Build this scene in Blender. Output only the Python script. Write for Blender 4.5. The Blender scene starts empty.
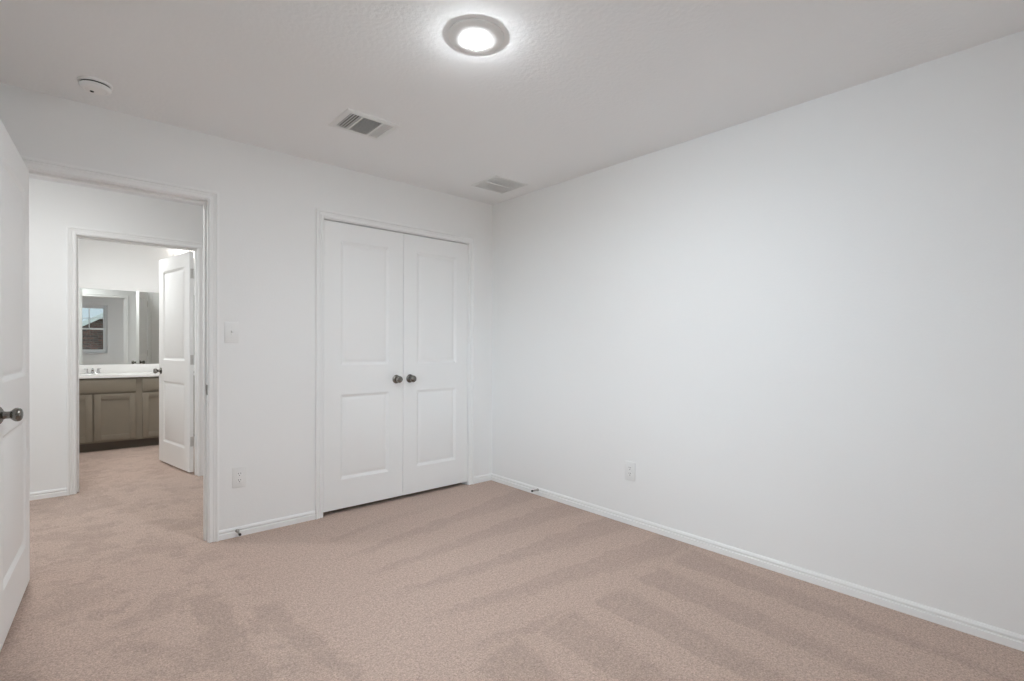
import bpy, bmesh, math, random
from mathutils import Matrix, Vector
random.seed(4)
PI = math.pi
SC = bpy.context.scene
COL = SC.collection

# ------------------------------------------------------------------ camera
H = 2.44
cam_d = bpy.data.cameras.new('camera')
cam = bpy.data.objects.new('camera', cam_d)
COL.objects.link(cam)
CX, CY, CZ, YAW, PITCH, ROLL, FPX = -2.8111, -3.4375, 1.1843, 0.72560, -0.00824, 0.00550, 499.43
cy_, sy_ = math.cos(YAW), math.sin(YAW)
fw = Vector((sy_ * math.cos(PITCH), cy_ * math.cos(PITCH), math.sin(PITCH)))
rt = Vector((cy_, -sy_, 0))
up = rt.cross(fw)
rt2 = math.cos(ROLL) * rt + math.sin(ROLL) * up
up2 = -math.sin(ROLL) * rt + math.cos(ROLL) * up
cam.matrix_world = Matrix((
    (rt2.x, up2.x, -fw.x, CX), (rt2.y, up2.y, -fw.y, CY), (rt2.z, up2.z, -fw.z, CZ), (0, 0, 0, 1)))
cam_d.sensor_fit = 'HORIZONTAL'
cam_d.sensor_width = 36
cam_d.lens = FPX * 36 / 1024
cam_d.shift_y = (350.83 - 340.5) / 1024
cam_d.clip_start = 0.02
cam_d.clip_end = 200
SC.camera = cam

# ------------------------------------------------------------------ world, lamps' strengths, exposure
SKY_BASE, SKY_BRIGHT = 1.0, 10.5
ROOM_LAMP, ADDED_HALL_LAMP, ADDED_BATH_LAMP, VANITY_LAMP = 1080.0, 195.0, 240.0, 3.0
W = bpy.data.worlds.new('sky'); SC.world = W
W.use_nodes = True
nt = W.node_tree
bg = nt.nodes['Background']
# a hazy sky, brightest on the side where the sun stands behind the haze (west, -x)
geo = nt.nodes.new('ShaderNodeTexCoord')
dt = nt.nodes.new('ShaderNodeVectorMath'); dt.operation = 'DOT_PRODUCT'
dt.inputs[1].default_value = Vector((-1.0, -0.55, 0.30)).normalized()
nt.links.new(geo.outputs['Generated'], dt.inputs[0])
mr_ = nt.nodes.new('ShaderNodeMapRange'); mr_.interpolation_type = 'SMOOTHSTEP'
nt.links.new(dt.outputs['Value'], mr_.inputs[0])
mr_.inputs[1].default_value = 0.48; mr_.inputs[2].default_value = 0.97
mr_.inputs[3].default_value = SKY_BASE; mr_.inputs[4].default_value = SKY_BRIGHT
nt.links.new(mr_.outputs[0], bg.inputs['Strength'])
bg.inputs['Color'].default_value = (0.76, 0.89, 1.0, 1)
SC.view_settings.view_transform = 'Standard'
SC.view_settings.look = 'None'
SC.view_settings.exposure = 0.07
SC.view_settings.gamma = 1.0
SC.view_settings.use_curve_mapping = False
SC.cycles.diffuse_bounces = 10
SC.cycles.max_bounces = 16
SC.cycles.sample_clamp_indirect = 8.0


def portal(name, loc, rot, sx, sy):
    d = bpy.data.lights.new(name, 'AREA')
    d.shape = 'RECTANGLE'; d.size = sx; d.size_y = sy
    d.cycles.is_portal = True
    o = bpy.data.objects.new(name, d); COL.objects.link(o)
    o.location = loc; o.rotation_euler = rot


# ------------------------------------------------------------------ materials
class S:
    """a node socket with arithmetic"""
    def __init__(s, nt, sock): s.nt, s.k = nt, sock
    def _m(s, op, *a, clamp=False):
        n = s.nt.nodes.new('ShaderNodeMath'); n.operation = op; n.use_clamp = clamp
        for i, v in enumerate((s,) + a):
            if isinstance(v, S): s.nt.links.new(v.k, n.inputs[i])
            else: n.inputs[i].default_value = v
        return S(s.nt, n.outputs[0])
    def __add__(s, o): return s._m('ADD', o)
    def __radd__(s, o): return s._m('ADD', o)
    def __sub__(s, o): return s._m('SUBTRACT', o)
    def __rsub__(s, o): return (s * -1) + o
    def __mul__(s, o): return s._m('MULTIPLY', o)
    def __rmul__(s, o): return s._m('MULTIPLY', o)
    def __truediv__(s, o): return s._m('DIVIDE', o)
    def frac(s): return s._m('FRACT')
    def abs(s): return s._m('ABSOLUTE')
    def step(s, a, b):
        """0 below a, 1 above b (a<b) or the reverse"""
        n = s.nt.nodes.new('ShaderNodeMapRange'); n.interpolation_type = 'SMOOTHSTEP'
        s.nt.links.new(s.k, n.inputs[0])
        lo, hi, r0, r1 = (a, b, 0, 1) if a < b else (b, a, 1, 0)
        n.inputs[1].default_value = lo; n.inputs[2].default_value = hi
        n.inputs[3].default_value = r0; n.inputs[4].default_value = r1
        return S(s.nt, n.outputs[0])


def new_mat(name):
    m = bpy.data.materials.new(name); m.use_nodes = True
    return m, m.node_tree, m.node_tree.nodes['Principled BSDF']


def coords(nt):
    return nt.nodes.new('ShaderNodeTexCoord').outputs['Object']


def noise(nt, vec, scale, detail=2.0, rough=0.5):
    n = nt.nodes.new('ShaderNodeTexNoise')
    n.inputs['Scale'].default_value = scale; n.inputs['Detail'].default_value = detail
    n.inputs['Roughness'].default_value = rough
    nt.links.new(vec, n.inputs['Vector'])
    return S(nt, n.outputs['Fac'])


def bump(nt, b, h, strength, dist):
    n = nt.nodes.new('ShaderNodeBump')
    n.inputs['Strength'].default_value = strength; n.inputs['Distance'].default_value = dist
    nt.links.new(h.k, n.inputs['Height']); nt.links.new(n.outputs[0], b.inputs['Normal'])


def mat(name, rgb, rough=0.6, metal=0.0, spec=0.5, bmp=None, vary=None):
    m, nt, b = new_mat(name)
    b.inputs['Base Color'].default_value = (*rgb, 1)
    b.inputs['Roughness'].default_value = rough
    b.inputs['Metallic'].default_value = metal
    b.inputs['Specular IOR Level'].default_value = spec
    v = coords(nt)
    if bmp:
        bump(nt, b, noise(nt, v, bmp[0], 3), bmp[1], bmp[2])
    if vary:
        k = noise(nt, v, vary[0], 3)
        mx = nt.nodes.new('ShaderNodeMix'); mx.data_type = 'RGBA'
        mx.inputs[6].default_value = (*[c * (1 - vary[1]) for c in rgb], 1)
        mx.inputs[7].default_value = (*[min(1, c * (1 + vary[1])) for c in rgb], 1)
        nt.links.new(k.k, mx.inputs[0]); nt.links.new(mx.outputs[2], b.inputs['Base Color'])
    return m


def emit(name, rgb, strength, r=None):
    """a lit diffuser; with r, a lens of that radius brightest in its middle"""
    m, nt, b = new_mat(name)
    b.inputs['Base Color'].default_value = (0.9, 0.9, 0.9, 1)
    b.inputs['Emission Color'].default_value = (*rgb, 1)
    b.inputs['Emission Strength'].default_value = strength
    if r:
        sep = nt.nodes.new('ShaderNodeSeparateXYZ'); nt.links.new(coords(nt), sep.inputs[0])
        x, y = S(nt, sep.outputs[0]), S(nt, sep.outputs[1])
        d = (x * x + y * y)._m('SQRT')
        f = d.step(r * 1.02, r * 0.72)
        k = (f * 0.9 + 0.1) * strength
        nt.links.new(k.k, b.inputs['Emission Strength'])
    return m


M_WALL = mat('wall_paint', (0.86, 0.86, 0.855), 0.75, spec=0.25, bmp=(90, 0.12, 0.004))
M_CEIL = mat('ceiling_paint', (0.86, 0.86, 0.86), 0.9, spec=0.1, bmp=(55, 0.2, 0.008))
M_TRIM = mat('trim_paint', (0.88, 0.88, 0.875), 0.38, spec=0.4)
M_DOOR = mat('door_paint', (0.87, 0.87, 0.865), 0.42, spec=0.4, bmp=(160, 0.03, 0.002))
M_PLASTIC = mat('white_plastic', (0.82, 0.82, 0.81), 0.35)
M_PLASTIC2 = mat('detector_plastic', (0.86, 0.855, 0.845), 0.5)
M_SLOT = mat('dark_slot', (0.03, 0.03, 0.03), 0.7)
M_NICKEL = mat('satin_nickel', (0.22, 0.21, 0.195), 0.25, 1.0)
M_STEEL = mat('spring_steel', (0.45, 0.44, 0.42), 0.3, 1.0)
M_HINGE = mat('hinge_nickel', (0.66, 0.65, 0.63), 0.35, 1.0)
M_CHROME = mat('chrome', (0.75, 0.75, 0.76), 0.08, 1.0)
M_RUBBER = mat('black_rubber', (0.02, 0.02, 0.02), 0.6)
M_VENT = mat('vent_enamel', (0.78, 0.78, 0.77), 0.45)
M_DUCT = mat('duct_dark', (0.10, 0.10, 0.10), 0.7)
M_FILTER = mat('return_backing', (0.78, 0.78, 0.78), 0.9, bmp=(200, .2, .002))
M_CAB = mat('cabinet_taupe', (0.235, 0.204, 0.160), 0.5, spec=0.35, vary=(9, 0.05))
M_TOE = mat('toe_kick', (0.12, 0.10, 0.078), 0.6)
M_COUNTER = mat('cultured_marble', (0.86, 0.85, 0.835), 0.2, vary=(6, 0.02))
M_MIRROR = mat('mirror_silver', (0.75, 0.77, 0.75), 0.0, 1.0)
M_VINYL = mat('window_vinyl', (0.85, 0.86, 0.87), 0.4)
M_ROOF = mat('roof_shingle', (0.16, 0.145, 0.14), 0.9, bmp=(30, .5, .02), vary=(14, 0.25))
M_GROUND = mat('dry_lawn', (0.20, 0.21, 0.11), 1.0, vary=(3, 0.3))
M_LENS_ROOM = emit('room_lens', (0.945, 1.0, 1.04), ROOM_LAMP, 0.050)
M_LENS_HALL = emit('added_hall_lens', (0.97, 1.0, 1.0), ADDED_HALL_LAMP)
M_LENS_BATH = emit('added_bath_lens', (0.97, 1.0, 1.0), ADDED_BATH_LAMP)
M_SHADE = emit('lit_glass_shade', (1.0, 0.95, 0.88), VANITY_LAMP)


def glass_mat():
    m, nt, b = new_mat('window_glass')
    nt.nodes.remove(b)
    tr = nt.nodes.new('ShaderNodeBsdfTransparent'); tr.inputs[0].default_value = (0.95, 0.97, 0.97, 1)
    gl = nt.nodes.new('ShaderNodeBsdfGlossy'); gl.inputs['Roughness'].default_value = 0.02
    fr = nt.nodes.new('ShaderNodeFresnel'); fr.inputs[0].default_value = 1.45
    mx = nt.nodes.new('ShaderNodeMixShader')
    nt.links.new(fr.outputs[0], mx.inputs[0]); nt.links.new(tr.outputs[0], mx.inputs[1])
    nt.links.new(gl.outputs[0], mx.inputs[2])
    nt.links.new(mx.outputs[0], nt.nodes['Material Output'].inputs['Surface'])
    return m


def brick_mat():
    m, nt, b = new_mat('red_brick')
    t = nt.nodes.new('ShaderNodeTexBrick')
    t.inputs['Color1'].default_value = (0.25, 0.115, 0.095, 1); t.inputs['Color2'].default_value = (0.085, 0.055, 0.055, 1)
    t.inputs['Mortar'].default_value = (0.17, 0.145, 0.135, 1)
    t.inputs['Scale'].default_value = 1.0
    t.inputs['Brick Width'].default_value = 0.22; t.inputs['Row Height'].default_value = 0.075
    t.inputs['Mortar Size'].default_value = 0.01
    mp = nt.nodes.new('ShaderNodeMapping'); mp.inputs['Rotation'].default_value = (PI / 2, 0, 0)
    nt.links.new(coords(nt), mp.inputs[0]); nt.links.new(mp.outputs[0], t.inputs['Vector'])
    nt.links.new(t.outputs['Color'], b.inputs['Base Color'])
    b.inputs['Roughness'].default_value = 0.9
    return m


def carpet_mat():
    """beige cut pile; the pile brushed one way or the other by the vacuum's strokes"""
    m, nt, b = new_mat('carpet')
    v = coords(nt)
    sep = nt.nodes.new('ShaderNodeSeparateXYZ'); nt.links.new(v, sep.inputs[0])
    x, y = S(nt, sep.outputs[0]), S(nt, sep.outputs[1])
    wob = (noise(nt, v, 5, 2) - 0.5) * 0.15 + (noise(nt, v, 17, 2) - 0.5) * 0.08
    wx, wy = x + wob, y + wob * 0.8
    # strokes running off the right wall
    u = x * (-1 / 1.64)
    t = (wy * -1 - 0.37 - u * 0.33) / (0.443 - u * 0.159)
    f = t.frac()
    thr = 0.62 - u * 0.42
    far = (f - thr).step(0.12, -0.08) * f.step(0.0, 0.05)
    far = far * wx.step(-1.72, -1.5) * wy.step(-1.97, -1.93) * wy.step(-0.2, -0.45)
    # strokes running towards the camera
    d = (wy * -1 - 1.95) / 0.75
    g = ((x + 1.70 + wob * 0.5) / 0.345).frac()
    near = (g - (0.70 - d * 0.30)).step(0.10, -0.08) * g.step(0.0, 0.06)
    near = near * wy.step(-1.95, -1.98) * wx.step(-1.76, -1.70)
    # two single strokes by the doorway
    def wedge(x0, k, w0, w1, ya, yb):
        q = (y - ya) / (yb - ya)
        c = (wx - x0 - q * k).abs() - (w0 + q * (w1 - w0))
        return c.step(0.015, -0.015) * wy.step(ya + .02, ya - .02) * wy.step(yb - .15, yb + .15)
    s1 = wedge(-2.14, 0.10, 0.065, 0.02, -0.97, -1.95)
    s2 = wedge(-2.34, 0.00, 0.05, 0.06, -0.70, -1.70)
    # footprints and scuffs in the lay of the pile
    bl = noise(nt, v, 3.1, 4, 0.62)
    bl2 = noise(nt, v, 7.5, 4, 0.65)
    scuff = (bl.step(0.50, 0.58) * 0.85 + bl2.step(0.55, 0.61) * 0.95) * wx.step(-1.95, -2.25)
    hall = noise(nt, v, 6.0, 4, 0.6).step(0.5, 0.62) * y.step(-0.05, 0.25) * 0.9
    k = far * 0.9 + near + s1 + s2 * 0.8 + scuff + hall
    k = k * (noise(nt, v, 9, 3, 0.6) * 1.2 + 0.4)
    k = k._m('MINIMUM', 1.25)
    g1 = noise(nt, v, 170, 2, 0.7); g2 = noise(nt, v, 80, 2, 0.6)
    grain = (g1 - 0.5) * 1.5 + (g2 - 0.5) * 0.8 + (noise(nt, v, 24, 3, 0.6) - 0.5) * 0.22
    lum = (k * -0.12 + 1.0) * (grain + 1.0)
    base = nt.nodes.new('ShaderNodeCombineXYZ')
    for i, c in enumerate(CARPET_RGB):
        nt.links.new((lum * c).k, base.inputs[i])
    nt.links.new(base.outputs[0], b.inputs['Base Color'])
    b.inputs['Roughness'].default_value = 1.0
    b.inputs['Specular IOR Level'].default_value = 0.0
    b.inputs['Sheen Weight'].default_value = 0.15
    b.inputs['Sheen Roughness'].default_value = 0.6
    bump(nt, b, g1 * 0.6 + g2 * 0.5, 0.55, 0.008)
    return m


CARPET_RGB = (0.505, 0.380, 0.318)
M_CARPET = carpet_mat()
M_GLASS = glass_mat()
M_BRICK = brick_mat()


# ------------------------------------------------------------------ mesh helpers
class MB:
    def __init__(s): s.bm = bmesh.new()

    def box(s, x0, x1, y0, y1, z0, z1, bev=0.0, seg=2, M=None):
        r = bmesh.ops.create_cube(s.bm, size=1)
        vs = r['verts']
        for v in vs:
            v.co = Vector(((x0 + x1) / 2 + v.co.x * (x1 - x0), (y0 + y1) / 2 + v.co.y * (y1 - y0), (z0 + z1) / 2 + v.co.z * (z1 - z0)))
        if bev:
            es = list({e for v in vs for e in v.link_edges})
            q = bmesh.ops.bevel(s.bm, geom=es, offset=bev, segments=seg, profile=0.5, affect='EDGES')
            vs = list(set(q['verts']) | {v for v in vs if v.is_valid})
        if M is not None:
            bmesh.ops.transform(s.bm, matrix=M, verts=[v for v in vs if v.is_valid])
        return s

    def lathe(s, prof, n=32, M=None):
        """prof: [(radius, height)] about local z"""
        rings = []
        for r, h in prof:
            if r < 1e-6:
                rings.append([s.bm.verts.new((0, 0, h))])
            else:
                rings.append([s.bm.verts.new((r * math.cos(2 * PI * i / n), r * math.sin(2 * PI * i / n), h)) for i in range(n)])
        for a, b in zip(rings, rings[1:]):
            if len(a) == 1 and len(b) == 1: continue
            for i in range(n):
                j = (i + 1) % n
                if len(a) == 1: s.bm.faces.new((a[0], b[i], b[j]))
                elif len(b) == 1: s.bm.faces.new((a[i], b[0], a[j]))
                else: s.bm.faces.new((a[i], b[i], b[j], a[j]))
        if M is not None:
            bmesh.ops.transform(s.bm, matrix=M, verts=[v for r in rings for v in r])
        return s

    def tube(s, pts, rad, n=10, cap=True):
        pts = [Vector(p) for p in pts]
        rings = []
        ref = None
        for i, p in enumerate(pts):
            d = (pts[min(i + 1, len(pts) - 1)] - pts[max(i - 1, 0)]).normalized()
            if ref is None:
                ref = Vector((0, 0, 1)) if abs(d.z) < 0.9 else Vector((1, 0, 0))
            a = (ref - d * ref.dot(d)).normalized(); b = d.cross(a); ref = a
            r = rad[i] if isinstance(rad, (list, tuple)) else rad
            rings.append([s.bm.verts.new(p + a * (r * math.cos(2 * PI * k / n)) + b * (r * math.sin(2 * PI * k / n))) for k in range(n)])
        for A, B in zip(rings, rings[1:]):
            for k in range(n):
                l = (k + 1) % n
                s.bm.faces.new((A[k], A[l], B[l], B[k]))
        if cap:
            s.bm.faces.new(rings[0][::-1]); s.bm.faces.new(rings[-1])
        return s

    def sweep(s, rows, close=False):
        """rows: list of equal-length rows of points; a skin across them, ends capped"""
        R = [[s.bm.verts.new(p) for p in r] for r in rows]
        for A, B in zip(R, R[1:]):
            for k in range(len(A)):
                l = (k + 1) % len(A)
                s.bm.faces.new((A[k], A[l], B[l], B[k]))
        s.bm.faces.new(R[0][::-1]); s.bm.faces.new(R[-1])
        return s

    def build(s, name, m, parent=None, loc=None, rot=None, smooth=True, angle=35):
        bmesh.ops.recalc_face_normals(s.bm, faces=s.bm.faces[:])
        me = bpy.data.meshes.new(name)
        s.bm.to_mesh(me); s.bm.free()
        me.materials.append(m)
        if smooth:
            for p in me.polygons: p.use_smooth = True
            me.set_sharp_from_angle(angle=math.radians(angle))
        o = bpy.data.objects.new(name, me); COL.objects.link(o)
        if parent is not None: o.parent = parent
        if loc is not None: o.location = loc
        if rot is not None: o.rotation_euler = rot
        return o


def tag(o, label=None, cat=None, group=None, kind=None):
    if label: o['label'] = label
    if cat: o['category'] = cat
    if group: o['group'] = group
    if kind: o['kind'] = kind
    return o


def struct(o, label=None, cat=None): return tag(o, label, cat, kind='structure')


def empty(name, loc, rot=(0, 0, 0)):
    o = bpy.data.objects.new(name, None); COL.objects.link(o)
    o.empty_display_size = 0.05
    o.location = loc; o.rotation_euler = rot
    return o


def copy_tree(o, parent=None):
    c = o.copy(); COL.objects.link(c)
    if parent is not None: c.parent = parent
    for ch in list(o.children): copy_tree(ch, c)
    return c


def wall_x(name, x0, x1, y0, y1, holes=(), z0=0.0, z1=H, m=None):
    """a wall running along x from x0 to x1, thick y0..y1; holes (xa, xb, za, zb)"""
    b = MB()
    cur = x0
    for xa, xb, za, zb in sorted(holes):
        b.box(cur, xa, y0, y1, z0, z1)
        if za > z0: b.box(xa, xb, y0, y1, z0, za)
        b.box(xa, xb, y0, y1, zb, z1)
        cur = xb
    b.box(cur, x1, y0, y1, z0, z1)
    return struct(b.build(name, m or M_WALL, smooth=False))


def wall_y(name, y0, y1, x0, x1, holes=(), z0=0.0, z1=H, m=None):
    b = MB()
    cur = y0
    for ya, yb, za, zb in sorted(holes):
        b.box(x0, x1, cur, ya, z0, z1)
        if za > z0: b.box(x0, x1, ya, yb, z0, za)
        b.box(x0, x1, ya, yb, zb, z1)
        cur = yb
    b.box(x0, x1, cur, y1, z0, z1)
    return struct(b.build(name, m or M_WALL, smooth=False))


# ------------------------------------------------------------------ room shell
XL, YF = -3.46, -3.80           # left wall, front (window) wall
WT = 0.115
DR_L, DR_R, DR_H = -2.999, -2.191, 2.048      # bedroom doorway, clear of the jambs
CL_L, CL_R, CL_H = -1.498, -0.262, 2.060      # closet
HB = 1.81                                     # hall face of the bathroom partition
BD_L, BD_R, BD_H = -2.765, -1.943, 2.050      # bathroom doorway
JT = 0.018                                    # jamb thickness
W1 = (-3.36, -2.415, 0.98, 2.14)              # window in the front wall, x and z
W2 = (-3.00, -1.70, 0.62, 2.07)               # window added in the left wall for its daylight, y and z
VY = 4.23                                     # bathroom end wall
BXL = -3.00                                   # bathroom's left wall

b = MB(); b.box(-5.8, 1.0, YF - 0.2, 5.0, -0.12, 0.0)
struct(b.build('floor', M_CARPET, smooth=False), 'beige cut-pile carpet with vacuum stripes', 'floor')
b = MB(); b.box(-5.8, 1.0, YF - 0.2, 5.0, H, H + 0.12)
struct(b.build('ceiling', M_CEIL, smooth=False))
wall_x('wall_back', XL - 0.12, 0.12, 0.0, WT, [(DR_L - JT, DR_R + JT, 0, DR_H + JT), (CL_L - JT, CL_R + JT, 0, CL_H + JT)])
wall_y('wall_right', YF - 0.12, 0.0, 0.0, 0.12)
wall_y('wall_left', YF - 0.12, 0.0, XL - 0.12, XL, [W2])
wall_x('wall_front', XL, 0.0, YF - 0.12, YF, [W1])
# closet
wall_y('wall_closet_left', WT, 0.80, -1.74, -1.62)
wall_y('wall_closet_right', WT, 0.80, 0.0, 0.12)
wall_x('wall_closet_back', -1.74, 0.12, 0.80, 0.90)
# hall
wall_x('wall_hall', -5.6, 0.9, HB, HB + WT, [(BD_L - JT, BD_R + JT, 0, BD_H + JT)])
W3 = (0.60, 1.35, 0.85, 2.07)               # window added at the end of the hall for soft light, y and z
wall_y('wall_hall_left', WT, HB, -5.72, -5.6, [W3])
wall_y('wall_hall_right', 0.90, HB, 0.9, 1.0)
wall_x('wall_hall_front', -5.72, XL - 0.12, 0.0, WT)
# bathroom
wall_y('wall_bathroom_left', HB + WT, 4.9, BXL - 0.1, BXL)
wall_y('wall_bathroom_right', HB + WT, 4.9, -0.4, -0.3)

# vanity wall stands a degree out of square with the hall
VR = math.radians(-1.1)
VM = Matrix.Translation((-2.4, VY, 0)) @ Matrix.Rotation(VR, 4, 'Z')
b = MB(); b.box(-0.65, 2.2, 0, 0.12, 0, H)
o = b.build('wall_bathroom_end', M_WALL, smooth=False); o.matrix_world = VM; struct(o)

# ------------------------------------------------------------------ trim
CAS = [(0.0, 0.0), (0.0, 0.0095), (0.002, 0.0115), (0.017, 0.0125), (0.0195, 0.0075), (0.023, 0.0085), (0.033, 0.0135),
       (0.0355, 0.0095), (0.0385, 0.0105), (0.041, 0.0165), (0.045, 0.0185), (0.054, 0.0185), (0.057, 0.016), (0.057, 0.0)]


def casing(xl, xr, top, wall, side, wid, bottom=0.0):
    """mitred casing round an opening in a wall along x; side -1 lies on its -y face"""
    b = MB()
    rows = []
    for cx, cz, dx, dz in ((xl, bottom, -1, 0), (xl, top, -1, 1), (xr, top, 1, 1), (xr, bottom, 1, 0)):
        rows.append([(cx + dx * u * wid / 0.057, wall + side * v, cz + dz * u * wid / 0.057) for u, v in CAS])
    b.sweep(rows)
    return b


def doorway(name, xl, xr, top, y0, y1, label, stop_y, both=True, wid=0.051, stop=0.011):
    """a doorway's casing on its wall faces with jamb and stop as its parts"""
    rv = 0.005
    root = casing(xl - rv, xr + rv, top + rv, y0, -1, wid).build(name, M_TRIM)
    struct(root, label, 'door frame')
    if both:
        casing(xl - rv, xr + rv, top + rv, y1, 1, wid).build('far_casing', M_TRIM, root)
    j = MB()
    j.box(xl - JT, xl, y0, y1, 0, top + JT); j.box(xr, xr + JT, y0, y1, 0, top + JT)
    j.box(xl, xr, y0, y1, top, top + JT)
    jo = j.build('jamb', M_TRIM, root, smooth=False)
    if stop_y:
        st = MB(); a, c = stop_y; q = stop
        st.box(xl, xl + q, a, c, 0, top, 0.002); st.box(xr - q, xr, a, c, 0, top, 0.002)
        st.box(xl + q, xr - q, a, c, top - q, top, 0.002)
        st.build('door_stop_strip', M_TRIM, root)
    return root


t1 = doorway('trim_1', DR_L, DR_R, DR_H, 0.0, WT, 'white moulded frame of the open doorway to the hall', (0.038, 0.073))
t2 = doorway('trim_2', CL_L, CL_R, CL_H, 0.0, WT, 'white moulded frame around the closet doors', (0.045, 0.075), both=False)
t3 = doorway('trim_3', BD_L, BD_R, BD_H, HB, HB + WT, 'white moulded frame of the bathroom doorway', (HB + 0.042, HB + 0.077), wid=0.057, stop=0.014)
sp = MB(); sp.box(DR_R - 0.0015, DR_R + 0.001, 0.006, 0.036, 0.885, 0.945, 0.0006)
sp.build('strike_plate', M_NICKEL, t1)

BASE = [(0.0, 0.0), (0.013, 0.0), (0.013, 0.0295), (0.0115, 0.0315), (0.0045, 0.0330), (0.0045, 0.0385), (0.0105, 0.0410),
        (0.0115, 0.0435), (0.0105, 0.0490), (0.0050, 0.0570), (0.0, 0.0585)]


def baseboard(name, runs):
    """runs: ((x0,y0),(x1,y1),(nx,ny), m0, m1): a wall line, the way into the room and each end's mitre (1 inside corner)"""
    b = MB()
    for (x0, y0), (x1, y1), (nx, ny), m0, m1 in runs:
        d = Vector((x1 - x0, y1 - y0)).normalized()
        rows = []
        for (px, py), s_ in (((x0, y0), m0), ((x1, y1), -m1)):
            rows.append([(px + nx * u + d.x * u * s_, py + ny * u + d.y * u * s_, z) for u, z in BASE])
        b.sweep(rows)
    return struct(b.build(name, M_TRIM), None, None)


cw = 0.057
baseboard('baseboard_back', [((XL, 0), (DR_L - cw, 0), (0, -1), 1, 0), ((DR_R + cw, 0), (CL_L - cw, 0), (0, -1), 0, 0),
                             ((CL_R + cw, 0), (0, 0), (0, -1), 0, 1)])
baseboard('baseboard_right', [((0, 0), (0, YF), (-1, 0), 1, 1)])
baseboard('baseboard_left', [((XL, YF), (XL, 0), (1, 0), 1, 1)])
baseboard('baseboard_front', [((0, YF), (XL, YF), (0, 1), 1, 1)])
baseboard('baseboard_hall', [((-5.6, HB), (BD_L - cw, HB), (0, -1), 0, 0), ((BD_R + cw, HB), (0.9, HB), (0, -1), 0, 0)])


# ------------------------------------------------------------------ doors
def door_mesh(w, h, t, y0):
    """two-panel moulded door, hinge edge at x 0, thickness y0..y0+t, panels sunk in both faces"""
    b = MB(); bm = b.bm
    st = 0.118
    zs = [0, 0.205, 0.809, 1.016, h - 0.126, h]
    xs = [0, st, w - st, w]
    for yf, sg in ((y0, 1), (y0 + t, -1)):       # sg: the way into the slab
        V = {(i, k): bm.verts.new((xs[i], yf, zs[k])) for i in range(4) for k in range(6)}
        for i in range(3):
            for k in range(5):
                q = [V[i, k], V[i + 1, k], V[i + 1, k + 1], V[i, k + 1]]
                if i == 1 and k in (1, 3):
                    prev = q
                    for ins, dep in ((0.003, 0.0015), (0.0165, 0.0100), (0.019, 0.0110), (0.025, 0.0110), (0.028, 0.0100), (0.043, 0.0040), (0.047, 0.0030)):
                        nx = [bm.verts.new((xs[1] + ins if c in (0, 3) else xs[2] - ins, yf + sg * dep, zs[k] + ins if c in (0, 1) else zs[k + 1] - ins)) for c in range(4)]
                        for c in range(4):
                            bm.faces.new((prev[c], prev[(c + 1) % 4], nx[(c + 1) % 4], nx[c]))
                        prev = nx
                    bm.faces.new(prev)
                else:
                    bm.faces.new(q)
    for (xa, za), (xb, zb) in (((0, 0), (w, 0)), ((w, 0), (w, h)), ((w, h), (0, h)), ((0, h), (0, 0))):
        bm.faces.new([bm.verts.new(p) for p in ((xa, y0, za), (xb, y0, zb), (xb, y0 + t, zb), (xa, y0 + t, za))])
    bmesh.ops.remove_doubles(bm, verts=bm.verts[:], dist=1e-5)
    return b


KNOB = [(0.0, 0.064), (0.010, 0.0635), (0.019, 0.061), (0.0245, 0.056), (0.0265, 0.049), (0.0255, 0.042), (0.0205, 0.035),
        (0.0160, 0.031), (0.0135, 0.027), (0.0135, 0.016), (0.0155, 0.011), (0.017, 0.006)]
ROSE = [(0.0, 0.010), (0.016, 0.010), (0.022, 0.0085), (0.030, 0.004), (0.0325, 0.0015), (0.0325, 0.0), (0.0, 0.0)]


def knob(door, x, y, z, out):
    """a round knob on the face at y; out +1 or -1 along local y"""
    Mx = Matrix.Translation((x, y, z)) @ Matrix.Rotation(-out * PI / 2, 4, 'X')
    r = MB().lathe(ROSE, 36, Mx).build('door_handle', M_NICKEL, door)
    tag(r, 'satin nickel round door knob')
    MB().lathe(KNOB, 36, Mx).build('knob', M_NICKEL, r)


def hinges(door, y, t_sign, m, zs, h, leaf=True):
    for z in zs:
        b = MB()
        b.lathe([(0, -0.046), (0.004, -0.046), (0.0058, -0.0445), (0.0058, 0.0445), (0.004, 0.046), (0, 0.046)], 14, Matrix.Translation((-0.001, y, z)))
        if leaf:
            b.box(-0.0005, 0.0012, min(y, y + t_sign * 0.030), max(y, y + t_sign * 0.030), z - 0.0445, z + 0.0445)
        b.build('hinge', m, door)


def door(name, pin, rot, w, h, t, y0, label, z0=0.018):
    o = door_mesh(w, h, t, y0).build(name, M_DOOR, loc=(pin[0], pin[1], z0), rot=(0, 0, math.radians(rot)), angle=20)
    return struct(o, label, 'door')


DT = 0.035
d1 = door('door_1', (DR_L + 0.003, -0.004), -93.8, 0.802, 2.022, DT, 0.003, 'open white two-panel door at the left edge, beside the hall doorway')
knob(d1, 0.742, 0.003 + DT, 0.896, 1); knob(d1, 0.742, 0.003, 0.896, -1)
hinges(d1, 0.0, 1, M_HINGE, (0.28, 1.03, 1.82), 2.02)
MB().box(0.8015, 0.803, 0.008, 0.033, 0.869, 0.923).build('latch_plate', M_NICKEL, d1)
cwid = (CL_R - CL_L) / 2 - 0.0045
d2 = door('door_2', (CL_L + 0.003, 0.004), 0, cwid, 2.022, DT, 0.0, 'left closet door, white two-panel with knob at its right edge', 0.030)
knob(d2, cwid - 0.058, 0.0, 0.902, -1)
hinges(d2, -0.004, 1, M_TRIM, (0.27, 1.03, 1.83), 2.02, False)
d3 = door('door_3', (CL_R - 0.003, 0.004), 180, cwid, 2.022, DT, -DT, 'right closet door, white two-panel with knob at its left edge', 0.030)
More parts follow.
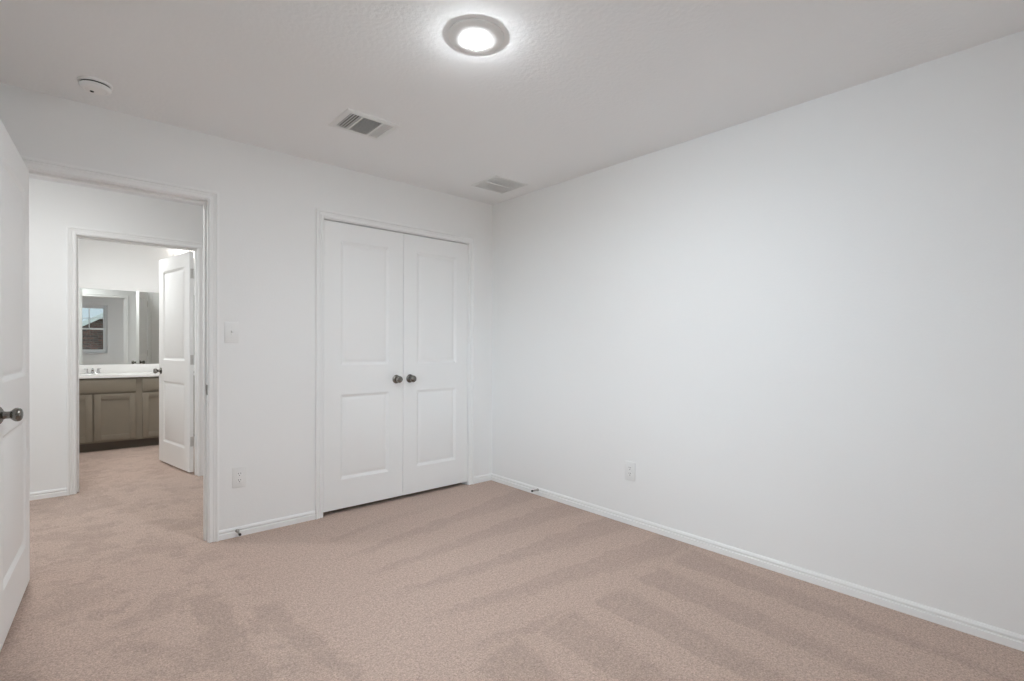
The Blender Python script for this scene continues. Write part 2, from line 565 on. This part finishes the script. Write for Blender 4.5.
knob(d3, cwid - 0.058, 0.0, 0.902, 1)
hinges(d3, 0.004, -1, M_TRIM, (0.27, 1.03, 1.83), 2.02, False)
d4 = door('door_4', (BD_R - 0.009, HB + WT + 0.006), 180 - 80, 0.805, 2.020, DT, 0.003, 'white two-panel bathroom door swung open beside the vanity')
knob(d4, 0.748, 0.003 + DT, 0.905, 1); knob(d4, 0.748, 0.003, 0.905, -1)
hinges(d4, 0.0, 1, M_HINGE, (0.28, 1.03, 1.82), 2.02)

# ------------------------------------------------------------------ ceiling fittings
def disc_light(name, loc, r_out, r_lens, lens_m, label):
    t = empty(name, loc)
    tag(t, label, 'ceiling light')
    MB().lathe([(0, 0), (r_out, 0), (r_out, -0.004), (r_out - 0.004, -0.007), (r_lens + 0.030, -0.013), (r_lens + 0.006, -0.0185), (r_lens + 0.002, -0.0185), (r_lens, -0.012), (0, -0.012)], 64).build('trim_ring', M_PLASTIC2, t)
    MB().lathe([(r_lens - 0.0005, -0.0125), (r_lens - 0.0005, -0.018), (r_lens * 0.985, -0.0190), (r_lens * 0.93, -0.0220), (r_lens * 0.82, -0.0250), (r_lens * 0.64, -0.0280), (r_lens * 0.34, -0.0300), (0, -0.0306)], 48).build('lens', lens_m, t)
    return t


disc_light('ceiling_light', (-1.575, -1.815, H), 0.113, 0.050, M_LENS_ROOM, 'round lit ceiling light with white trim on the bedroom ceiling')
disc_light('ceiling_light', (-3.0, 0.70, H), 0.120, 0.085, M_LENS_HALL, 'round lit ceiling light added out of view on the hall ceiling')  # unseen lamp, added to brighten the hall
disc_light('ceiling_light', (-2.35, 3.0, H), 0.120, 0.085, M_LENS_BATH, 'round lit ceiling light added out of view on the bathroom ceiling')  # put in out of view to light the bathroom

t = empty('smoke_detector', (-2.715, -0.301, H)); tag(t, 'round white smoke detector on the ceiling above the hall doorway', 'smoke detector')
MB().lathe([(0, 0), (0.067, 0), (0.067, -0.008), (0.063, -0.011), (0, -0.011)], 48).build('base', M_PLASTIC2, t)
MB().lathe([(0.057, -0.010), (0.057, -0.0185), (0, -0.0185)], 48).build('sensor_gap', M_SLOT, t)
MB().lathe([(0, -0.0175), (0.060, -0.0175), (0.0615, -0.0195), (0.060, -0.027), (0.054, -0.034), (0.044, -0.0375), (0.040, -0.0365), (0.037, -0.038), (0, -0.039)], 48).build('cover', M_PLASTIC2, t)
MB().lathe([(0, -0.0385), (0.008, -0.0385), (0.008, -0.0405), (0.007, -0.0412), (0, -0.0412)], 20, Matrix.Translation((-0.012, 0.012, 0))).build('test_button', M_SLOT, t)


def frame_ring(b, x0, x1, y0, y1, w, h, lip):
    """bevelled rectangular frame hanging h below z 0"""
    pr = [(0, 0), (0.0, -lip), (0.010, -h), (w - 0.002, -h), (w, -h + 0.002), (w, 0)]
    rows = []
    for cx, cy, sx, sy in ((x0, y0, 1, 1), (x1, y0, -1, 1), (x1, y1, -1, -1), (x0, y1, 1, -1)):
        rows.append([b.bm.verts.new((cx + sx * u, cy + sy * u, z)) for u, z in pr])
    n = len(pr)
    for i in range(4):
        A, B = rows[i], rows[(i + 1) % 4]
        for k in range(n - 1):
            b.bm.faces.new((A[k], A[k + 1], B[k + 1], B[k]))


def slats_x(b, x0, x1, y0, y1, n, tilt, wid, z=-0.004, th=0.0012):
    for i in range(n):
        yy = y0 + (y1 - y0) * (i + 0.5) / n
        M_ = Matrix.Translation(((x0 + x1) / 2, yy, z)) @ Matrix.Rotation(math.radians(tilt), 4, 'X')
        b.box(-(x1 - x0) / 2, (x1 - x0) / 2, -wid / 2, wid / 2, -th / 2, th / 2, M=M_)


def slats_y(b, x0, x1, y0, y1, n, tilt, wid, z=-0.004, th=0.0012):
    for i in range(n):
        xx = x0 + (x1 - x0) * (i + 0.5) / n
        M_ = Matrix.Translation((xx, (y0 + y1) / 2, z)) @ Matrix.Rotation(math.radians(tilt), 4, 'Y')
        b.box(-wid / 2, wid / 2, -(y1 - y0) / 2, (y1 - y0) / 2, -th / 2, th / 2, M=M_)


t = empty('supply_vent', (-1.553, -0.743, H)); tag(t, 'white three-way ceiling supply vent with dark centre louvres', 'vent')
hx, hy = 0.155, 0.134
b = MB(); frame_ring(b, -hx, hx, -hy, hy, 0.033, 0.008, 0.003); b.build('frame', M_VENT, t)
MB().box(-hx + .02, hx - .02, -hy + .02, hy - .02, -0.0012, -0.0002).build('duct', M_DUCT, t)
for xa_ in (-0.060, 0.058): MB().box(xa_, xa_ + 0.010, -0.101, 0.101, -0.0085, -0.001).build('divider', M_VENT, t)
b = MB(); slats_y(b, -0.121, -0.060, -0.101, 0.101, 4, -8, 0.0062); b.build('louver_bank', M_VENT, t)
b = MB(); slats_x(b, -0.050, 0.058, -0.101, 0.101, 14, 62, 0.0080); b.build('louver_bank', M_VENT, t)
b = MB(); slats_y(b, 0.068, 0.121, -0.101, 0.101, 4, 40, 0.0086); b.build('louver_bank', M_VENT, t)

t = empty('return_vent', (-0.311, -0.458, H)); tag(t, 'square white return grille on the ceiling near the room corner', 'vent')
hx, hy = 0.160, 0.153
b = MB(); frame_ring(b, -hx, hx, -hy, hy, 0.020, 0.007, 0.003); b.build('frame', M_VENT, t)
MB().box(-hx + .012, hx - .012, -hy + .012, hy - .012, -0.0014, -0.0002).build('backing', M_FILTER, t)
MB().box(-hx + .018, hx - .018, -0.007, 0.007, -0.0090, -0.001).build('centre_bar', M_VENT, t)
for y0, y1 in ((-0.133, -0.006), (0.006, 0.133)):
    b = MB(); slats_x(b, -hx + .019, hx - .019, y0, y1, 10, 10, 0.0112); b.build('louver_bank', M_VENT, t)

# ------------------------------------------------------------------ wall plates
def plate(b, w, h, th=0.006):
    b.box(-w / 2, w / 2, -th, 0, -h / 2, h / 2, 0.0025, 2)


def screw(t, z):
    b = MB(); b.lathe([(0, 0.0012), (0.0028, 0.0009), (0.0034, 0), (0, 0)], 14, Matrix.Translation((0, -0.006, z)) @ Matrix.Rotation(PI / 2, 4, 'X'))
    b.build('screw', M_PLASTIC, t)


t = empty('light_switch', (-2.064, 0, 1.262)); tag(t, 'white toggle light switch beside the hall doorway', 'light switch')
b = MB(); plate(b, 0.078, 0.128); b.build('plate', M_PLASTIC, t)
MB().box(-0.0055, 0.0055, -0.0085, -0.005, -0.013, 0.013, 0.001).build('toggle_bezel', M_PLASTIC2, t)
MB().box(-0.0042, 0.0042, -0.016, 0.0, -0.0055, 0.0055, 0.0015, M=Matrix.Translation((0, -0.005, 0.002)) @ Matrix.Rotation(math.radians(-28), 4, 'X')).build('toggle', M_PLASTIC, t)
screw(t, 0.030); screw(t, -0.030)


def outlet(loc, rz, label):
    t = empty('wall_outlet', loc, (0, 0, rz)); tag(t, label, 'outlet')
    b = MB(); plate(b, 0.078, 0.126); b.build('plate', M_PLASTIC, t)
    for s_ in (1, -1):
        zc = s_ * 0.0195
        n = 28
        b = MB()
        pts = [(min(max(0.0172 * math.cos(2 * PI * i / n), -0.0172), 0.0172), min(max(0.0172 * math.sin(2 * PI * i / n), -0.0142), 0.0142)) for i in range(n)]
        b.sweep([[(px, -0.004, zc + pz) for px, pz in pts], [(px, -0.0072, zc + pz) for px, pz in pts], [(px * .95, -0.0078, zc + pz * .95) for px, pz in pts]])
        r = b.build('receptacle', M_PLASTIC2, t)
        MB().box(-0.0078, -0.0053, -0.0082, -0.006, zc + 0.0005, zc + 0.0095).build('slot', M_SLOT, r)
        MB().box(0.0053, 0.0078, -0.0082, -0.006, zc + 0.0010, zc + 0.0090).build('slot', M_SLOT, r)
        MB().lathe([(0, 0), (0.0028, 0), (0.0028, -0.002), (0, -0.002)], 12, Matrix.Translation((0, -0.0082, zc - 0.0072)) @ Matrix.Rotation(PI / 2, 4, 'X')).build('slot', M_SLOT, r)
    screw(t, 0.0)
    return t


outlet((-2.021, 0, 0.365), 0, 'white duplex outlet on the back wall below the light switch')
outlet((0, -1.471, 0.357), -PI / 2, 'white duplex outlet low on the long right wall')


def stopper(loc, rz, label, tilt=0.0):
    t = empty('door_stop', loc, (math.radians(tilt), 0, rz)); tag(t, label, 'door stop')
    R_ = Matrix.Rotation(PI / 2, 4, 'X')
    MB().lathe([(0, 0.0), (0.012, 0.0), (0.012, 0.002), (0.009, 0.006), (0.006, 0.008), (0, 0.008)], 20, R_).build('base', M_STEEL, t)
    pts = []
    n = 13 * 12
    for i in range(n + 1):
        a = 2 * PI * i / 12
        r = 0.0062 - 0.0018 * i / n
        pts.append((r * math.cos(a), -0.006 - 0.052 * i / n, r * math.sin(a)))
    MB().tube(pts, 0.0013, 6).build('spring', M_STEEL, t)
    MB().lathe([(0, 0.056), (0.0065, 0.056), (0.0078, 0.059), (0.0078, 0.066), (0.006, 0.070), (0, 0.071)], 18, R_).build('tip', M_RUBBER, t)
    return t


stopper((-2.034, -0.012, 0.038), 0, 'spring door stop on the baseboard below the left outlet', 6)
stopper((-0.012, -0.602, 0.043), -PI / 2, 'spring door stop on the right wall baseboard near the corner', -2)

# ------------------------------------------------------------------ bathroom vanity (frame: x along wall, y 0 at the wall, room at -y)
CF = -0.535                               # cabinet face
X0, X1, XM = -0.595, 0.95, 0.203          # cabinet ends, stile centre between the bays
v = empty('vanity_cabinet', (0, 0, 0)); v.matrix_world = VM
tag(v, 'taupe shaker bathroom vanity cabinet under a white top', 'vanity cabinet')
b = MB(); b.box(X0, X1, CF, -0.01, 0.098, 0.815); b.build('body', M_CAB, v, smooth=False)
MB().box(X0, X1, CF + 0.075, -0.01, 0.0, 0.098).build('toe_kick', M_TOE, v, smooth=False)


def shaker(name, x0, x1, z0, z1, fr=0.057, flat=False):
    b = MB(); y1 = CF; y0 = CF - 0.019
    if flat:
        b.box(x0, x1, y0, y1, z0, z1, 0.002)
        return b.build(name, M_CAB, v)
    bm = b.bm
    b.box(x0, x0 + fr, y0, y1, z0, z1, 0.0015); b.box(x1 - fr, x1, y0, y1, z0, z1, 0.0015)
    b.box(x0 + fr, x1 - fr, y0, y1, z1 - fr, z1, 0.0015); b.box(x0 + fr, x1 - fr, y0, y1, z0, z0 + fr, 0.0015)
    o = b.build(name, M_CAB, v)
    MB().box(x0 + fr - .004, x1 - fr + .004, CF - 0.010, CF, z0 + fr - .004, z1 - fr + .004).build('panel', M_CAB, o)
    return o


shaker('drawer_front', X0 + 0.012, 0.170, 0.652, 0.800, flat=True)
shaker('cabinet_door', X0 + 0.012, -0.212, 0.120, 0.633)
shaker('cabinet_door', -0.196, 0.170, 0.120, 0.633)
shaker('drawer_front', 0.232, 0.560, 0.652, 0.800, flat=True)
shaker('cabinet_door', 0.232, 0.560, 0.120, 0.633)
shaker('drawer_front', 0.600, 0.93, 0.652, 0.800, flat=True)
shaker('cabinet_door', 0.600, 0.93, 0.120, 0.633)

ct = empty('vanity_countertop', (0, 0, 0)); ct.matrix_world = VM
tag(ct, 'white cultured marble vanity top with basin and backsplash', 'countertop')
# slab with an oval basin
b = MB(); bm = b.bm
sx, sy, ra, rb, n = -0.205, -0.285, 0.225, 0.165, 40
xa, xb, ya, yb, zt, zb = X0, X1 + 0.01, CF - 0.03, 0.0, 0.842, 0.815
cor = [(xb, yb), (xa, yb), (xa, ya), (xb, ya)]
ring = [bm.verts.new((sx + ra * math.cos(2 * PI * i / n), sy + rb * math.sin(2 * PI * i / n), zt)) for i in range(n)]


def sq(i):
    a = 2 * PI * i / n; c, s_ = math.cos(a), math.sin(a)
    k = min(((xb - sx) if c > 0 else (xa - sx)) / c if abs(c) > 1e-9 else 9e9, ((yb - sy) if s_ > 0 else (ya - sy)) / s_ if abs(s_) > 1e-9 else 9e9)
    return (sx + k * c, sy + k * s_)


out = [bm.verts.new((*sq(i), zt)) for i in range(n)]
for i in range(n):
    j = (i + 1) % n
    bm.faces.new((ring[i], ring[j], out[j], out[i]))
    # close the corner triangles
    p, q = out[i].co, out[j].co
    if abs(p.x - q.x) > 1e-6 and abs(p.y - q.y) > 1e-6:
        c = min(cor, key=lambda c_: (Vector((c_[0], c_[1])) - Vector((p.x, p.y))).length + (Vector((c_[0], c_[1])) - Vector((q.x, q.y))).length)
        cv = bm.verts.new((c[0], c[1], zt)); bm.faces.new((out[i], out[j], cv))
for (x0, y0), (x1, y1) in zip(cor, cor[1:] + cor[:1]):
    bm.faces.new([bm.verts.new(p) for p in ((x0, y0, zb), (x1, y1, zb), (x1, y1, zt), (x0, y0, zt))])
prev = ring
for k, dz in ((0.97, -0.008), (0.90, -0.045), (0.72, -0.10), (0.40, -0.125), (0.10, -0.130)):
    nx = [bm.verts.new((sx + ra * k * math.cos(2 * PI * i / n), sy + rb * k * math.sin(2 * PI * i / n), zt + dz)) for i in range(n)]
    for i in range(n):
        j = (i + 1) % n; bm.faces.new((prev[i], prev[j], nx[j], nx[i]))
    prev = nx
bm.faces.new(prev)
b.build('slab', M_COUNTER, ct)
MB().box(X0, X1 + 0.01, -0.020, 0.0, 0.842, 0.945, 0.003).build('backsplash', M_COUNTER, ct)

f = empty('faucet', (0, 0, 0)); f.matrix_world = VM @ Matrix.Translation((-0.205, -0.075, 0.842))
tag(f, 'small chrome two-handle faucet on the white vanity top', 'faucet')
MB().box(-0.078, 0.078, -0.024, 0.024, 0, 0.012, 0.005, 3).build('base', M_CHROME, f)
MB().tube([(0, 0, 0.01), (0, -0.002, 0.035), (0, -0.018, 0.052), (0, -0.060, 0.058), (0, -0.105, 0.050), (0, -0.116, 0.042)], [0.017, 0.015, 0.014, 0.012, 0.011, 0.010], 14).build('spout', M_CHROME, f)
for s_ in (-1, 1):
    hnd = MB().lathe([(0, 0.05), (0.011, 0.05), (0.014, 0.045), (0.012, 0.03), (0.015, 0.012), (0.017, 0.0)], 18, Matrix.Translation((s_ * 0.052, 0, 0.010))).build('handle', M_CHROME, f)
    MB().box(-0.010, 0.026, -0.008, 0.008, 0, 0.008, 0.003, M=Matrix.Translation((s_ * 0.052, 0, 0.054)) @ Matrix.Rotation(0 if s_ > 0 else PI, 4, 'Z')).build('lever', M_CHROME, hnd)

mr = MB(); mr.box(-0.46, 1.0, -0.006, -0.001, 0.947, 1.838)
mo = mr.build('mirror', M_MIRROR, smooth=False); mo.matrix_world = VM
tag(mo, 'frameless wall mirror above the vanity backsplash', 'mirror')

vl = empty('vanity_light', (0, 0, 0)); vl.matrix_world = VM @ Matrix.Translation((0.83, -0.0, 2.30))
tag(vl, 'lit vanity light bar high on the wall above the bathroom door', 'wall light')
MB().box(-0.24, 0.24, -0.025, 0, -0.05, 0.05, 0.006).build('backplate', M_TRIM, vl)
for dx in (-0.17, 0.0, 0.17):
    a = MB().tube([(dx, -0.02, 0), (dx, -0.09, 0.0), (dx, -0.10, 0.01)], 0.008, 10).build('arm', M_HINGE, vl)
    MB().lathe([(0.0, 0.0), (0.028, 0.0), (0.048, 0.05), (0.058, 0.10), (0.055, 0.10), (0.045, 0.05), (0.0, 0.006)], 24, Matrix.Translation((dx, -0.10, 0.008))).build('shade', M_SHADE, a)


# ------------------------------------------------------------------ windows
def window(name, w, h, label):
    """single-hung vinyl window, local x across, z up, y 0 the room face, outside at +y; origin at bottom left"""
    t = empty(name, (0, 0, 0)); struct(t, label, 'window')
    b = MB(); f_ = 0.045
    b.box(0, f_, 0.055, 0.115, 0, h, .003); b.box(w - f_, w, 0.055, 0.115, 0, h, .003)
    b.box(f_, w - f_, 0.055, 0.115, 0, f_, .003); b.box(f_, w - f_, 0.055, 0.115, h - f_, h, .003)
    b.build('window_frame', M_VINYL, t)
    mid = h / 2
    for z0, z1, yy, grid in ((mid - .02, h - f_, 0.090, True), (f_, mid + .02, 0.066, False)):
        s_ = MB(); q = 0.038
        s_.box(f_, f_ + q, yy, yy + 0.022, z0, z1, .002); s_.box(w - f_ - q, w - f_, yy, yy + 0.022, z0, z1, .002)
        s_.box(f_ + q, w - f_ - q, yy, yy + 0.022, z0, z0 + q, .002); s_.box(f_ + q, w - f_ - q, yy, yy + 0.022, z1 - q, z1, .002)
        so = s_.build('sash', M_VINYL, t)
        MB().box(f_ + q - .003, w - f_ - q + .003, yy + .009, yy + .012, z0 + q - .003, z1 - q + .003).build('pane', M_GLASS, so, smooth=False)
        if grid:
            g = MB()
            for k in (1, 2):
                xx = f_ + q + (w - 2 * (f_ + q)) * k / 3
                g.box(xx - .008, xx + .008, yy + .004, yy + .0085, z0 + q, z1 - q)
            zz = (z0 + z1) / 2
            g.box(f_ + q, w - f_ - q, yy + .004, yy + .0085, zz - .008, zz + .008)
            g.build('muntin', M_VINYL, so, smooth=False)
    MB().box(-0.03, w + 0.03, -0.03, 0.056, -0.018, 0.0, .003).build('window_sill', M_TRIM, t)
    return t


w1 = window('window_1', W1[1] - W1[0], W1[3] - W1[2], 'white single-hung window in the bedroom seen in the bathroom mirror')
w1.location = (W1[1], YF, W1[2]); w1.rotation_euler = (0, 0, PI)
w2 = window('added_window_left', W2[1] - W2[0], W2[3] - W2[2], 'added white single-hung window in the unseen left wall')  # added out of view so daylight reaches the right wall
w2.location = (XL, W2[0], W2[2]); w2.rotation_euler = (0, 0, PI / 2)
portal('window_daylight', ((W1[0] + W1[1]) / 2, YF - 0.13, (W1[2] + W1[3]) / 2), (-PI / 2 + PI, 0, 0), W1[1] - W1[0], W1[3] - W1[2])
portal('window_daylight', (XL - 0.13, (W2[0] + W2[1]) / 2, (W2[2] + W2[3]) / 2), (0, -PI / 2, 0), W2[3] - W2[2], W2[1] - W2[0])

w3 = window('added_window_hall', W3[1] - W3[0], W3[3] - W3[2], 'added white single-hung window at the unseen end of the hall')  # an unseen window, put in for soft daylight along the hall
w3.location = (-5.6, W3[0], W3[2]); w3.rotation_euler = (0, 0, PI / 2)
portal('window_daylight', (-5.6 - 0.13, (W3[0] + W3[1]) / 2, (W3[2] + W3[3]) / 2), (0, -PI / 2, 0), W3[3] - W3[2], W3[1] - W3[0])

# ------------------------------------------------------------------ outside, seen through the window in the mirror
b = MB(); b.box(-40, 40, -60, YF - 0.121, -0.5, -0.35)
struct(b.build('ground', M_GROUND, smooth=False))
hs = empty('neighbour_house', (0, -12.5, -0.35)); tag(hs, 'red brick house with a gabled roof outside the bedroom window', 'house')
gx0, gx1, gz, rise = -3.35, 7.0, 2.05, 0.60           # gable wall's ends, eaves height, roof pitch
gm = (gx0 + gx1) / 2; gt = gz + (gm - gx0) * rise
b = MB()
b.sweep([[(gx0, y, 0), (gx1, y, 0), (gx1, y, gz), (gm, y, gt), (gx0, y, gz)] for y in (0.0, -9.0)])
b.build('wall', M_BRICK, hs, smooth=False)
for sg, xe in ((-1, gx0), (1, gx1)):
    xo = xe + sg * 0.40; zo = gz - 0.40 * rise
    b = MB(); b.sweep([[(xo, y, zo), (gm, y, gt), (gm, y, gt + 0.14), (xo, y, zo + 0.14)] for y in (0.30, -9.3)])
    r_ = b.build('roof', M_ROOF, hs, smooth=False)
    b = MB(); b.sweep([[(xo, y, zo - 0.03), (gm, y, gt - 0.03), (gm, y, gt + 0.15), (xo, y, zo + 0.15)] for y in (0.33, 0.301)])
    b.build('fascia', M_TRIM, r_, smooth=False)
